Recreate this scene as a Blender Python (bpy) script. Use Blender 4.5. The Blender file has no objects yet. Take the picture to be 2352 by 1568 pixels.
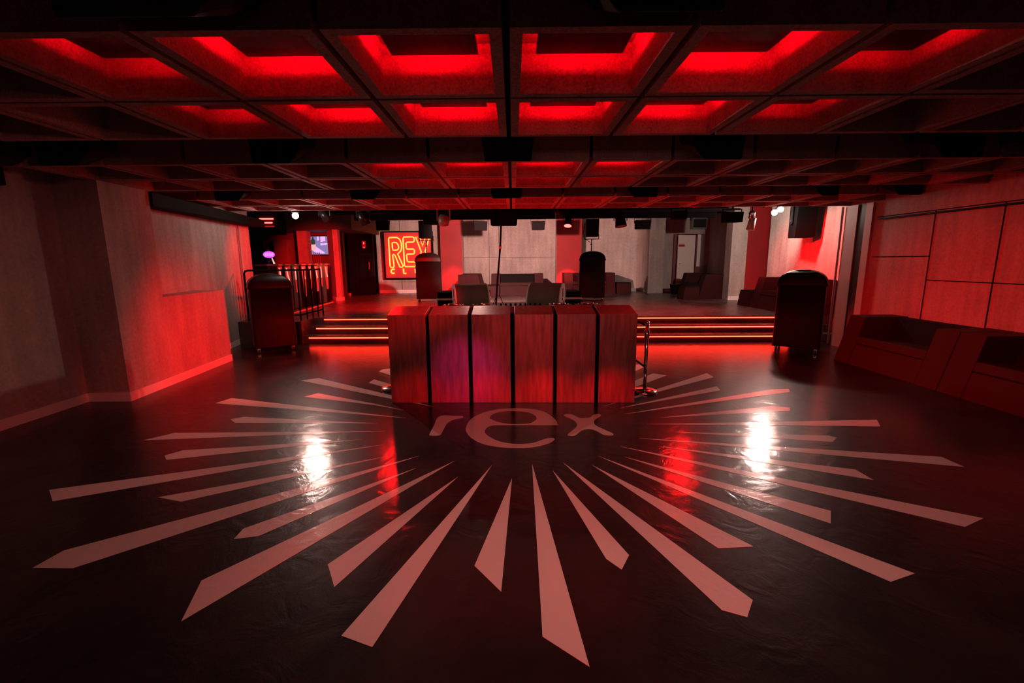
import bpy, bmesh, math, random
from mathutils import Vector, Matrix
random.seed(7)
S = bpy.context.scene
COL = S.collection
PI = math.pi
EYE = 1.75                                   # camera height above the dance floor
CEIL = 2.75                                  # underside of the coffers
STG = 0.49                                   # raised stage floor

# ---------------------------------------------------------------- camera
F, PITCH, YAW, ROLL = 1048.1, 0.1743, -0.0028, -0.0086
_fw = Vector((math.sin(YAW)*math.cos(PITCH), math.cos(YAW)*math.cos(PITCH), -math.sin(PITCH)))
_rt = Vector((math.cos(YAW), -math.sin(YAW), 0)); _up = _rt.cross(_fw)
CR = _rt*math.cos(ROLL)+_up*math.sin(ROLL); CU = _up*math.cos(ROLL)-_rt*math.sin(ROLL)
cam = bpy.data.cameras.new('camera'); co = bpy.data.objects.new('camera', cam); COL.objects.link(co)
cam.sensor_width = 36; cam.lens = F/2352*36; cam.clip_start = .05; cam.clip_end = 200
co.matrix_world = Matrix(((CR.x, CU.x, -_fw.x, 0), (CR.y, CU.y, -_fw.y, 0), (CR.z, CU.z, -_fw.z, EYE), (0, 0, 0, 1)))
S.camera = co
def at(u, v, Y):                             # the point of the vertical plane y=Y seen at a pixel
    d = CR*((u-1176)/F)+CU*((784-v)/F)+_fw
    return d*(Y/d.y)+Vector((0, 0, EYE))

# ---------------------------------------------------------------- materials
MATS = {}
def mat(name, col=(.5, .5, .5), rough=.5, metal=0., emit=None, estr=1., spec=None, noise=None, bump=None, streak=None, coat=0.):
    """noise=(scale, amount[, detail]) varies the base colour; bump=(scale, strength)"""
    m = bpy.data.materials.new(name); m.use_nodes = True
    nt = m.node_tree; b = nt.nodes['Principled BSDF']
    b.inputs['Base Color'].default_value = (*col, 1); b.inputs['Roughness'].default_value = rough
    b.inputs['Metallic'].default_value = metal
    if spec is not None: b.inputs['Specular IOR Level'].default_value = spec
    if coat: b.inputs['Coat Weight'].default_value = coat
    if emit: b.inputs['Emission Color'].default_value = (*emit, 1); b.inputs['Emission Strength'].default_value = estr
    tc = nt.nodes.new('ShaderNodeTexCoord')
    if noise:
        n = nt.nodes.new('ShaderNodeTexNoise'); n.inputs['Scale'].default_value = noise[0]; n.inputs['Detail'].default_value = 6
        nt.links.new(tc.outputs['Object'], n.inputs['Vector'])
        if streak:
            mp = nt.nodes.new('ShaderNodeMapping'); mp.inputs['Scale'].default_value = streak
            nt.links.new(tc.outputs['Object'], mp.inputs['Vector']); nt.links.new(mp.outputs[0], n.inputs['Vector'])
        r = nt.nodes.new('ShaderNodeValToRGB'); a = noise[1]
        r.color_ramp.elements[0].position = .3; r.color_ramp.elements[1].position = .7
        r.color_ramp.elements[0].color = (*[c*(1-a) for c in col], 1); r.color_ramp.elements[1].color = (*[min(1, c*(1+a)) for c in col], 1)
        nt.links.new(n.outputs['Fac'], r.inputs[0]); nt.links.new(r.outputs[0], b.inputs['Base Color'])
    if bump:
        n2 = nt.nodes.new('ShaderNodeTexNoise'); n2.inputs['Scale'].default_value = bump[0]; n2.inputs['Detail'].default_value = 5
        nt.links.new(tc.outputs['Object'], n2.inputs['Vector'])
        bp = nt.nodes.new('ShaderNodeBump'); bp.inputs['Strength'].default_value = bump[1]; bp.inputs['Distance'].default_value = .01
        nt.links.new(n2.outputs['Fac'], bp.inputs['Height']); nt.links.new(bp.outputs[0], b.inputs['Normal'])
    MATS[name] = m
    return m

def concrete(name, col, patch=.35, rough=.8, grain=(25, .25)):
    """shuttered concrete: big cloudy patches, vertical streaks, fine grain"""
    m = bpy.data.materials.new(name); m.use_nodes = True; nt = m.node_tree; b = nt.nodes['Principled BSDF']
    b.inputs['Roughness'].default_value = rough; b.inputs['Specular IOR Level'].default_value = .25
    tc = nt.nodes.new('ShaderNodeTexCoord')
    def nz(scale, detail, sc=None):
        n = nt.nodes.new('ShaderNodeTexNoise'); n.inputs['Scale'].default_value = scale; n.inputs['Detail'].default_value = detail
        if sc:
            mp = nt.nodes.new('ShaderNodeMapping'); mp.inputs['Scale'].default_value = sc
            nt.links.new(tc.outputs['Object'], mp.inputs['Vector']); nt.links.new(mp.outputs[0], n.inputs['Vector'])
        else: nt.links.new(tc.outputs['Object'], n.inputs['Vector'])
        return n.outputs['Fac']
    def mix(a, c, f):
        x = nt.nodes.new('ShaderNodeMix'); x.data_type = 'FLOAT'; x.inputs[0].default_value = f
        nt.links.new(a, x.inputs[2]); nt.links.new(c, x.inputs[3]); return x.outputs[0]
    v = mix(mix(nz(.9, 5), nz(1.6, 4, (4, 4, .5)), .45), nz(grain[0], 4), grain[1])
    r = nt.nodes.new('ShaderNodeValToRGB'); r.color_ramp.elements[0].position = .33; r.color_ramp.elements[1].position = .66
    r.color_ramp.elements[0].color = (*[c*(1-patch) for c in col], 1); r.color_ramp.elements[1].color = (*[min(1, c*(1+patch)) for c in col], 1)
    nt.links.new(v, r.inputs[0]); nt.links.new(r.outputs[0], b.inputs['Base Color'])
    bp = nt.nodes.new('ShaderNodeBump'); bp.inputs['Strength'].default_value = .25; bp.inputs['Distance'].default_value = .01
    nt.links.new(nz(40, 5), bp.inputs['Height']); nt.links.new(bp.outputs[0], b.inputs['Normal'])
    MATS[name] = m; return m

def polished_floor(name, dark, light, r0, r1, bump, spec=.07, coat=.5, base_rough=.38):
    """sealed dark concrete: cloudy base, uneven gloss and a faint orange-peel bump"""
    m = bpy.data.materials.new(name); m.use_nodes = True; nt = m.node_tree; b = nt.nodes['Principled BSDF']
    tc = nt.nodes.new('ShaderNodeTexCoord')
    n = nt.nodes.new('ShaderNodeTexNoise'); n.inputs['Scale'].default_value = .9; n.inputs['Detail'].default_value = 7; n.inputs['Distortion'].default_value = 1.2
    nt.links.new(tc.outputs['Object'], n.inputs['Vector'])
    r = nt.nodes.new('ShaderNodeValToRGB'); r.color_ramp.elements[0].position = .35; r.color_ramp.elements[1].position = .7
    r.color_ramp.elements[0].color = (*dark, 1); r.color_ramp.elements[1].color = (*light, 1)
    nt.links.new(n.outputs['Fac'], r.inputs[0]); nt.links.new(r.outputs[0], b.inputs['Base Color'])
    n2 = nt.nodes.new('ShaderNodeTexNoise'); n2.inputs['Scale'].default_value = 1.7; n2.inputs['Detail'].default_value = 6; n2.inputs['Distortion'].default_value = 2
    nt.links.new(tc.outputs['Object'], n2.inputs['Vector'])
    mr = nt.nodes.new('ShaderNodeMapRange'); mr.inputs[1].default_value = .35; mr.inputs[2].default_value = .65
    mr.inputs[3].default_value = r0; mr.inputs[4].default_value = r1
    nt.links.new(n2.outputs['Fac'], mr.inputs[0]); nt.links.new(mr.outputs[0], b.inputs['Coat Roughness'])
    b.inputs['Coat Weight'].default_value = coat; b.inputs['Roughness'].default_value = base_rough
    n3 = nt.nodes.new('ShaderNodeTexNoise'); n3.inputs['Scale'].default_value = 110; n3.inputs['Detail'].default_value = 4
    nt.links.new(tc.outputs['Object'], n3.inputs['Vector'])
    bp = nt.nodes.new('ShaderNodeBump'); bp.inputs['Strength'].default_value = bump; bp.inputs['Distance'].default_value = .004
    b.inputs['Specular IOR Level'].default_value = spec
    n4 = nt.nodes.new('ShaderNodeTexNoise'); n4.inputs['Scale'].default_value = 3.2; n4.inputs['Detail'].default_value = 5; n4.inputs['Distortion'].default_value = 2.5
    nt.links.new(tc.outputs['Object'], n4.inputs['Vector'])
    bw = nt.nodes.new('ShaderNodeBump'); bw.inputs['Strength'].default_value = .35; bw.inputs['Distance'].default_value = .012
    nt.links.new(n4.outputs['Fac'], bw.inputs['Height']); nt.links.new(bw.outputs[0], bp.inputs['Normal'])
    nt.links.new(n3.outputs['Fac'], bp.inputs['Height']); nt.links.new(bp.outputs[0], b.inputs['Normal'])
    nt.links.new(bp.outputs[0], b.inputs['Coat Normal'])
    MATS[name] = m; return m

FLOOR = polished_floor('polished_floor', (.010, .008, .009), (.036, .029, .029), .045, .13, .14)
STAGEF = polished_floor('stage_floor', (.06, .04, .038), (.13, .09, .085), .18, .36, .3)
WHITEP = polished_floor('floor_paint', (.74, .62, .60), (.80, .68, .66), .07, .15, .14)
CONC = concrete('wall_concrete', (.36, .31, .29))
CONCD = concrete('wall_concrete_dark', (.30, .27, .25), .3)
COFFER = concrete('coffer_concrete', (.32, .23, .22), .5, .9, (70, .5))
BASEB = mat('baseboard_paint', (.72, .66, .64), .5)
BLACK = mat('matt_black', (.005, .004, .0045), .8, spec=.08)
REDLIT = mat('painted_red_light', (.30, .006, .010), .6, noise=(1.5, .15))  # red light on the pillar fronts and recess, put into the colour
GAPM = mat('groove_black', (.004, .004, .004), .9, spec=.05)
BLKG = mat('black_gloss', (.015, .014, .015), .3)
COVER = mat('black_cover_fabric', (.008, .006, .006), .42, bump=(160, .15), spec=.15)
LEATH = mat('dark_leatherette', (.034, .005, .006), .55, bump=(220, .1), spec=.10)
SEATM = mat('black_cushion', (.008, .006, .007), .75, spec=.08)
STEEL = mat('brushed_steel', (.27, .21, .20), .36, .85, noise=(4, .28), streak=(6, 6, .7), bump=(120, .04))
CHROME = mat('chrome', (.75, .72, .70), .16, 1.)
ALU = mat('aluminium_edge', (.85, .80, .78), .35, .6)
GRILLE = mat('speaker_grille', (.07, .062, .05), .6, .3, bump=(420, .5))
CASEG = mat('grey_fleck_case', (.40, .36, .35), .6, noise=(120, .35))
WHITED = mat('white_door_paint', (.84, .72, .68), .5)
REDLED = mat('red_led_light', (.3, .02, .01), .4, emit=(1, .03, .025), estr=16)
STEPLED = mat('step_led_light', (.3, .02, .01), .4, emit=(1, .026, .012), estr=22)
NEON = mat('neon_tube', (.5, .1, .05), .3, emit=(1, .16, .022), estr=5)
SIGNRED = mat('sign_red_panel', (.55, .05, .05), .4)
COFLED = mat('coffer_led_light', (.3, .0, .0), .4, emit=(1, .0004, .007), estr=100)
LAMPW = mat('white_lamp_glow', (1, 1, 1), .4, emit=(1, .86, .74), estr=160)
DKRED = mat('dark_red_board', (.16, .03, .04), .6)
GREYM = mat('grey_fixture', (.42, .39, .35), .35, .3)
SCREEN = mat('screen_glow', (.02, .02, .03), .3, emit=(.32, .28, .62), estr=.75, noise=None)
SIGNPK = mat('magenta_glow', (.1, .02, .1), .3, emit=(.75, .10, .9), estr=1.3)
REDPL = mat('red_plexi', (.5, .02, .02), .25, emit=(1, .02, .02), estr=.35)
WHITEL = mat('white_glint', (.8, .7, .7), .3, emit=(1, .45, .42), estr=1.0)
BOTTLE = mat('screen_bottle', (.01, .02, .01), .3, emit=(.02, .04, .03), estr=1)
LABELP = mat('screen_label', (.3, .2, .2), .3, emit=(.95, .5, .5), estr=.9)
LBLUE = mat('screen_pale', (.3, .2, .3), .3, emit=(.62, .5, .95), estr=.95)
REDSIGN = mat('red_sign', (.5, .02, .03), .5)
PANELW = mat('side_panel_grey', (.5, .42, .40), .6)

# ---------------------------------------------------------------- mesh helpers
class MB:
    def __init__(s): s.v = []; s.f = []; s.sm = set()
    def add(s, vs, fs, smooth=False):
        o = len(s.v); s.v += [tuple(x) for x in vs]
        for f in fs:
            if smooth: s.sm.add(len(s.f))
            s.f.append([o+i for i in f])
    def box(s, x0, x1, y0, y1, z0, z1):
        s.add([(x0, y0, z0), (x1, y0, z0), (x1, y1, z0), (x0, y1, z0), (x0, y0, z1), (x1, y0, z1), (x1, y1, z1), (x0, y1, z1)],
              [(3, 2, 1, 0), (4, 5, 6, 7), (0, 1, 5, 4), (1, 2, 6, 5), (2, 3, 7, 6), (3, 0, 4, 7)]); return s
    def hexa(s, b, t):                       # bottom quad and top quad, both counter-clockwise from above
        s.add(list(b)+list(t), [(3, 2, 1, 0), (4, 5, 6, 7), (0, 1, 5, 4), (1, 2, 6, 5), (2, 3, 7, 6), (3, 0, 4, 7)]); return s
    def prism(s, poly, a, b, axis='y'):      # 2-D outline pushed from a to b along an axis
        def p(u, w, t): return {'y': (u, t, w), 'x': (t, u, w), 'z': (u, w, t)}[axis]
        n = len(poly)
        s.add([p(u, w, a) for u, w in poly]+[p(u, w, b) for u, w in poly],
              [tuple(range(n))[::-1], tuple(range(n, 2*n))]+[(i, (i+1) % n, n+(i+1) % n, n+i) for i in range(n)]); return s
    def cyl(s, p0, p1, r0, r1=None, n=14, cap=True):
        r1 = r0 if r1 is None else r1
        p0 = Vector(p0); p1 = Vector(p1); d = (p1-p0).normalized()
        a = d.orthogonal().normalized(); b = d.cross(a); o = len(s.v)
        ring = lambda p, r: [tuple(p+(a*math.cos(2*PI*i/n)+b*math.sin(2*PI*i/n))*r) for i in range(n)]
        s.add(ring(p0, r0)+ring(p1, r1), [(i, (i+1) % n, n+(i+1) % n, n+i) for i in range(n)], True)
        if cap: s.f += [[o+i for i in range(n)][::-1], [o+n+i for i in range(n)]]
        return s
    def tube(s, path, r, n=8, closed=False):
        P = [Vector(p) for p in path]; N = len(P); o = len(s.v); prev = None
        for i, p in enumerate(P):
            if closed: d = (P[(i+1) % N]-P[i-1]).normalized()
            else: d = (P[min(i+1, N-1)]-P[max(i-1, 0)]).normalized()
            a = (prev-d*prev.dot(d)).normalized() if prev and (prev-d*prev.dot(d)).length > 1e-4 else d.orthogonal().normalized()
            prev = a; b = d.cross(a)
            s.v += [tuple(p+(a*math.cos(2*PI*k/n)+b*math.sin(2*PI*k/n))*r) for k in range(n)]
        for i in range(N if closed else N-1):
            j = (i+1) % N
            for k in range(n):
                s.sm.add(len(s.f)); s.f.append([o+i*n+k, o+i*n+(k+1) % n, o+j*n+(k+1) % n, o+j*n+k])
        if not closed: s.f += [[o+k for k in range(n)][::-1], [o+(N-1)*n+k for k in range(n)]]
        return s
    def lathe(s, prof, c=(0, 0, 0), n=24):   # (radius, height) pairs turned about a vertical axis
        o = len(s.v); m = len(prof)
        for r, z in prof: s.v += [(c[0]+r*math.cos(2*PI*k/n), c[1]+r*math.sin(2*PI*k/n), c[2]+z) for k in range(n)]
        for i in range(m-1):
            for k in range(n):
                s.sm.add(len(s.f)); s.f.append([o+i*n+k, o+i*n+(k+1) % n, o+(i+1)*n+(k+1) % n, o+(i+1)*n+k])
        s.f += [[o+k for k in range(n)][::-1], [o+(m-1)*n+k for k in range(n)]]; return s
ORIG = {}
def build(mb, name, m, parent=None, bevel=0., seg=2, xf=None):
    off = ORIG.get(parent.name if parent else None, Vector())
    me = bpy.data.meshes.new(name)
    vs = [Vector(v)-off for v in mb.v]
    if xf: vs = [xf @ v for v in vs]
    me.from_pydata(vs, [], mb.f); me.validate()
    if len(me.polygons) == len(mb.f):
        for i in mb.sm: me.polygons[i].use_smooth = True
    bm = bmesh.new(); bm.from_mesh(me); bmesh.ops.recalc_face_normals(bm, faces=bm.faces); bm.to_mesh(me); bm.free()
    me.materials.append(m)
    o = bpy.data.objects.new(name, me); COL.objects.link(o)
    if parent: o.parent = parent; ORIG[o.name] = off
    if bevel:
        bv = o.modifiers.new('bevel', 'BEVEL'); bv.width = bevel; bv.segments = seg; bv.limit_method = 'ANGLE'; bv.angle_limit = .6
    return o
def tag(o, label, cat, group=None, kind=None):
    if label: o['label'] = label
    if cat: o['category'] = cat
    if group: o['group'] = group
    if kind: o['kind'] = kind
    return o
def thing(name, label, cat, loc=(0, 0, 0), rz=0., group=None):
    """an Empty at the thing's base; its parts are given in world coordinates unless rz is used (then: local)"""
    o = bpy.data.objects.new(name, None); COL.objects.link(o); o.empty_display_size = .1
    o.location = loc; o.rotation_euler = (0, 0, rz); tag(o, label, cat, group)
    ORIG[o.name] = Vector() if rz is None else Vector(loc)
    return o
def localthing(name, label, cat, loc, rz=0., group=None):
    o = thing(name, label, cat, loc, rz, group); ORIG[o.name] = Vector(); return o
def struct(mb, name, m, parent=None, bevel=0., label=None, cat=None):
    o = build(mb, name, m, parent, bevel)
    if parent is None: o['kind'] = 'structure'
    if label: o['label'] = label
    if cat: o['category'] = cat
    return o
def dup(root, loc, rz, label, group=None):
    r = root.copy(); COL.objects.link(r); r.location = loc; r.rotation_euler = (0, 0, rz); r['label'] = label
    if group: r['group'] = group
    for ch in list(root.children):
        c = ch.copy(); COL.objects.link(c); c.parent = r
        for g in list(ch.children):
            d = g.copy(); COL.objects.link(d); d.parent = c
    return r
def smooth(pts, k=4):                        # closed Catmull-Rom through points
    out = []; n = len(pts)
    for i in range(n):
        p0, p1, p2, p3 = (Vector((*pts[(i+j-1) % n], 0)) for j in range(4))
        for s in range(k):
            t = s/k
            q = .5*((2*p1)+(p2-p0)*t+(2*p0-5*p1+4*p2-p3)*t*t+(3*p1-p0-3*p2+p3)*t**3); out.append((q.x, q.y))
    return out
def flat(loops, name, m, z0, z1, parent):    # filled outline with holes, z0..z1 thick
    bm = bmesh.new(); es = []
    for lp in loops:
        vs = [bm.verts.new((x, y, z0)) for x, y in lp]
        es += [bm.edges.new((vs[i], vs[(i+1) % len(vs)])) for i in range(len(vs))]
    bmesh.ops.triangle_fill(bm, use_beauty=True, edges=es, normal=(0, 0, 1))
    ex = bmesh.ops.extrude_face_region(bm, geom=bm.faces[:])
    for e in ex['geom']:
        if isinstance(e, bmesh.types.BMVert): e.co.z = z1
    bmesh.ops.recalc_face_normals(bm, faces=bm.faces)
    me = bpy.data.meshes.new(name); bm.to_mesh(me); bm.free(); me.materials.append(m)
    o = bpy.data.objects.new(name, me); COL.objects.link(o)
    if parent: o.parent = parent
    return o
def light(kind, name, loc, col, power, size=.05, aim=None, cone=None, blend=.5):
    l = bpy.data.lights.new(name, kind); l.color = col; l.energy = power
    if kind in ('POINT', 'SPOT'): l.shadow_soft_size = size
    if cone: l.spot_size = math.radians(cone); l.spot_blend = blend
    o = bpy.data.objects.new(name, l); COL.objects.link(o); o.location = loc
    if aim: o.rotation_euler = (Vector(aim)-Vector(loc)).to_track_quat('-Z', 'Y').to_euler()
    return o
RAYS = [
  [(-2.191, 7.222), (-2.173, 7.358), (-2.048, 7.431), (-1.923, 6.955)],
  [(-2.136, 6.52), (-2.119, 6.72), (-1.767, 6.412), (-1.701, 6.159)],
  [(-3.211, 6.677), (-3.011, 6.827), (-1.624, 5.864), (-0.982, 5.368), (-1.583, 5.706)],
  [(-2.785, 5.835), (-2.667, 5.994), (-1.751, 5.509), (-1.316, 5.243), (-1.735, 5.455)],
  [(-3.801, 5.578), (-3.726, 5.801), (-1.221, 4.964)],
  [(-3.233, 4.965), (-3.124, 5.051), (-1.506, 4.8), (-3.108, 4.849)],
  [(-3.744, 4.359), (-3.567, 4.557), (-1.353, 4.561)],
  [(-3.245, 3.984), (-3.154, 4.101), (-1.52, 4.339), (-3.157, 3.888)],
  [(-3.677, 3.344), (-1.276, 4.202), (-3.475, 3.168)],
  [(-2.717, 3.215), (-1.167, 3.928), (-2.492, 3.148)],
  [(-2.833, 2.405), (-2.807, 2.568), (-0.873, 3.932), (-2.591, 2.398)],
  [(-1.812, 2.674), (-1.818, 2.791), (-0.849, 3.682), (-1.669, 2.705)],
  [(-1.662, 1.991), (-1.76, 2.287), (-0.529, 3.825)],
  [(-1.103, 2.418), (-0.465, 3.515), (-0.991, 2.227)],
  [(-0.83, 1.896), (-0.194, 3.731), (-0.663, 1.83)],
  [(-0.237, 2.397), (-0.019, 3.485), (-0.076, 2.182)],
  [(0.127, 1.883), (0.156, 3.751), (0.322, 1.719)],
  [(0.542, 2.452), (0.324, 3.621), (0.687, 2.484), (0.612, 2.354)],
  [(1.046, 2.042), (0.429, 3.773), (1.237, 2.11), (1.15, 1.995)],
  [(1.251, 2.545), (0.676, 3.716), (1.475, 2.56)],
  [(2.06, 2.239), (0.763, 3.903), (2.248, 2.305)],
  [(2.118, 2.804), (0.999, 3.88), (2.225, 2.959)],
  [(2.965, 2.753), (1.014, 4.116), (3.19, 2.853)],
  [(2.866, 3.596), (2.874, 3.41), (1.373, 4.12)],
  [(3.806, 3.831), (3.815, 3.63), (1.244, 4.318)],
  [(3.155, 4.349), (3.197, 4.291), (3.08, 4.183), (1.659, 4.475)],
  [(3.985, 4.79), (3.866, 4.591), (1.439, 4.709)],
  [(3.13, 5.3), (3.293, 5.23), (3.222, 5.111), (1.646, 4.914)],
  [(3.5, 6.012), (3.757, 6.026), (3.682, 5.881), (1.265, 5.041)],
  [(2.841, 6.185), (2.808, 5.989), (1.276, 5.263)],
  [(3.015, 6.935), (3.024, 6.69), (1.086, 5.334)],
  [(2.183, 6.948), (2.358, 6.818), (1.251, 5.747), (1.306, 6.01)],
  [(1.923, 7.55), (2.166, 7.574), (2.186, 7.411), (1.754, 6.865)],
]
LET_R = [(-0.871, 4.473), (-0.86, 4.433), (-0.828, 4.426), (-0.784, 4.428), (-0.756, 4.448), (-0.747, 4.54), (-0.737, 4.757), (-0.714, 4.834), (-0.663, 4.912), (-0.588, 4.955), (-0.579, 4.992), (-0.599, 5.022), (-0.706, 5.029), (-0.793, 5.048), (-0.852, 5.019), (-0.873, 4.917), (-0.868, 4.741)]
LET_E = [(0.447, 4.705), (0.469, 4.731), (0.471, 4.827), (0.431, 4.99), (0.345, 5.164), (0.204, 5.254), (-0.001, 5.286), (-0.206, 5.245), (-0.374, 5.115), (-0.484, 4.908), (-0.513, 4.678), (-0.499, 4.534), (-0.435, 4.365), (-0.326, 4.222), (-0.192, 4.139), (-0.039, 4.101), (0.112, 4.098), (0.242, 4.137), (0.342, 4.209), (0.398, 4.285), (0.4, 4.33), (0.364, 4.34), (0.314, 4.319), (0.199, 4.227), (0.103, 4.196), (-0.016, 4.201), (-0.148, 4.265), (-0.244, 4.378), (-0.301, 4.496), (-0.295, 4.619), (-0.253, 4.691), (-0.175, 4.715), (0.077, 4.713)]
LET_E_HOLE = [(-0.273, 4.965), (-0.237, 5.09), (-0.132, 5.171), (-0.002, 5.182), (0.142, 5.147), (0.225, 5.058), (0.258, 4.932), (0.228, 4.833), (0.171, 4.764), (0.064, 4.74), (-0.056, 4.75), (-0.178, 4.814), (-0.249, 4.895)]
LET_X = [(0.579, 5.037), (0.581, 4.987), (0.642, 4.891), (0.674, 4.823), (0.685, 4.727), (0.662, 4.634), (0.553, 4.438), (0.555, 4.401), (0.591, 4.394), (0.632, 4.416), (0.713, 4.544), (0.795, 4.578), (0.851, 4.531), (0.917, 4.411), (0.994, 4.396), (1.014, 4.429), (1.004, 4.469), (0.927, 4.593), (0.882, 4.685), (0.876, 4.76), (0.903, 4.857), (0.987, 4.977), (1.0, 5.032), (0.973, 5.054), (0.919, 5.029), (0.862, 4.939), (0.783, 4.92), (0.731, 4.942), (0.675, 5.039), (0.621, 5.062)]
# ================================================================ THE SETTING
# ---- dance floor and stage
XL, XR = -6.4, 6.55                          # outer limits of the dance floor
step_front = lambda x: 9.80-.025*x           # line of the lowest riser
struct(MB().box(-7, 7.3, -3.2, 9.4, -.1, 0).hexa([(-7, 9.4, -.1), (7.3, 9.4, -.1), (7.3, 10.2, -.1), (-7, 10.2, -.1)],
       [(-7, 9.4, 0), (7.3, 9.4, 0), (7.3, 10.2, 0), (-7, 10.2, 0)]), 'floor', FLOOR)
xa, xb = -4.62, 6.9
def slab(mb, d, z0, z1, back=.34, x0=xa, x1=xb):
    ya, yb = step_front(x0)+d, step_front(x1)+d
    mb.hexa([(x0, ya, z0), (x1, yb, z0), (x1, yb+back, z0), (x0, ya+back, z0)], [(x0, ya, z1), (x1, yb, z1), (x1, yb+back, z1), (x0, ya+back, z1)])
    return mb
struct(slab(MB(), 0, 0, .16, .31), 'floor_step', STAGEF, bevel=.006)
struct(slab(MB(), .30, 0, .325, .31), 'floor_step', STAGEF, bevel=.006)
sf = MB(); slab(sf, .60, 0, STG, 9.2)
sf.hexa([(-9.2, 9.87, 0), (xa, 9.87, 0), (xa, 20, 0), (-9.2, 20, 0)], [(-9.2, 9.87, STG), (xa, 9.87, STG), (xa, 20, STG), (-9.2, 20, STG)])
sf.box(6.85, 8.4, 10.3, 19.2, 0, STG-.0005)
struct(sf, 'floor_stage', STAGEF)
for k, (nm, x0, x1) in enumerate((('bottom', -4.5, 5.9), ('middle', -4.45, 5.9), ('top', -4.38, 5.9))):
    d = .3*k-.012; z = (.16, .325, STG)[k]-.05
    o = build(slab(MB(), d, z, z+.017, .014, x0, x1), 'led_strip', STEPLED)
    tag(o, 'glowing red LED strip under the nosing of the %s stage step' % nm, 'light strip', 'LED strips on the stage steps')

# ---- walls of the dance floor
def bb(x0, y0, x1, y1, z=0., h=.115, t=.02):  # baseboard running along a wall, room side on the right of travel
    d = Vector((x1-x0, y1-y0, 0)).normalized(); n = Vector((d.y, -d.x, 0))*t
    p = [(x0, y0), (x0+n.x, y0+n.y), (x1+n.x, y1+n.y), (x1, y1)]
    return MB().hexa([(a, b, z) for a, b in p], [(a, b, z+h) for a, b in p])
WL = MB()
WL.box(-5.75, -5.53, -3.2, 5.71, 0, 3.5)
WL.hexa([(-5.75, 5.71, 0), (-4.98, 5.71, 0), (-5.06, 6.6, 0), (-5.75, 6.6, 0)], [(-5.75, 5.71, 3.5), (-4.98, 5.71, 3.5), (-5.06, 6.6, 3.5), (-5.75, 6.6, 3.5)])
WL.hexa([(-5.75, 6.6, 0), (-5.06, 6.6, 0), (-5.165, 8.17, 0), (-5.75, 8.17, 0)], [(-5.75, 6.6, 1.285), (-5.06, 6.6, 1.285), (-5.165, 8.17, 1.285), (-5.75, 8.17, 1.285)])
WL.hexa([(-5.9, 6.6, 0), (-5.36, 6.6, 0), (-6.25, 11.1, 0), (-6.6, 11.1, 0)], [(-5.9, 6.6, 3.5), (-5.36, 6.6, 3.5), (-6.25, 11.1, 3.5), (-6.6, 11.1, 3.5)])
struct(WL, 'wall_left', CONC)
struct(bb(-5.53, -3.2, -5.53, 5.71), 'baseboard_left', BASEB)
struct(bb(-5.53, 5.71, -4.98, 5.71), 'baseboard_left', BASEB)
struct(bb(-4.98, 5.69, -5.165, 8.17), 'baseboard_left', BASEB)
struct(bb(-5.68, 8.2, -6.02, 9.86), 'baseboard_left', BASEB)
struct(MB().box(-5.75, 6.75, -3.4, -3.2, 0, 3.5), 'wall_rear', CONCD)
WR = MB(); WR.box(6.55, 6.75, -3.2, 9.2, 0, 3.5)
wr = struct(WR, 'wall_right', CONC)
for (y0, y1, z) in ((-3.2, 8.45, 2.47), (5.1, 7.3, 1.40), (7.3, 8.45, 1.77), (2.6, 5.1, 1.75)):
    build(MB().box(6.544, 6.552, y0, y1, z-.007, z+.007), 'panel_joint', GAPM, wr)
for y, z0, z1 in ((7.30, 0, 2.47), (6.28, .6, 2.47), (5.1, 0, 2.47), (2.6, 0, 2.47)):
    build(MB().box(6.544, 6.552, y-.008, y+.008, z0, z1), 'panel_joint', GAPM, wr)
struct(MB().box(6.50, 6.56, 8.52, 8.68, 0, 2.74), 'trim_1', PANELW)
struct(MB().box(6.53, 6.56, 8.68, 8.90, 0, 2.74), 'trim_2', BLKG)
struct(MB().box(6.51, 6.56, 8.90, 9.22, 0, 2.74), 'trim_3', PANELW)
# ---- walls of the stage
WS = MB(); WS.box(7.26, 7.5, 9.2, 13.2, 0, 3.6); WS.box(7.55, 7.8, 14.85, 19.2, 0, 3.6); WS.box(8.2, 8.39, 13.1, 14.8, 0, 3.59); WS.box(7.5, 8.4, 13.0, 13.2, 0, 3.6)
WS.box(6.75, 7.5, 9.18, 9.24, 0, 3.6)
struct(WS, 'wall_stage_right', CONC)
struct(MB().box(7.23, 8.4, 14.76, 14.84, 0, 3.58), 'wall_recess', REDLIT)  # the red glow of the recess is in its colour
struct(MB().box(6.74, 7.22, 14.35, 14.75, STG, 3.5), 'pillar', CONC, label='pale concrete pillar behind the dark sofas, right of the stage')
struct(MB().box(6.735, 7.225, 14.33, 14.36, STG, STG+.12), 'baseboard_pillar', BASEB)
WB = MB(); WB.box(-5.52, 5.2, 18.9, 19.1, 0, 3.6); WB.box(5.2, 5.78, 17.7, 19.1, 0, 3.6); WB.box(5.78, 6.2, 18.0, 19.1, 0, 3.6)
WB.box(6.2, 7.55, 18.0, 18.15, 2.72, 3.6); WB.box(7.4, 7.6, 17.95, 19.1, 0, 3.6); WB.box(6.2, 7.6, 19.0, 19.1, 0, 3.6)
struct(WB, 'wall_back', CONC)
for x in (-4.55, -.95, -.55, 3.3): build(MB().box(x-.006, x+.006, 18.894, 18.902, STG, 3.4), 'panel_joint', GAPM, bpy.data.objects['wall_back'])
for x0, x1, z in ((-5.5, -3, .95), (-2, 1.7, 1.9)): build(MB().box(x0, x1, 18.894, 18.902, z-.006, z+.006), 'panel_joint', GAPM, bpy.data.objects['wall_back'])
struct(MB().box(-5.5, -2.86, 18.87, 18.9, STG, STG+.13), 'baseboard_back', BASEB)
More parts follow.
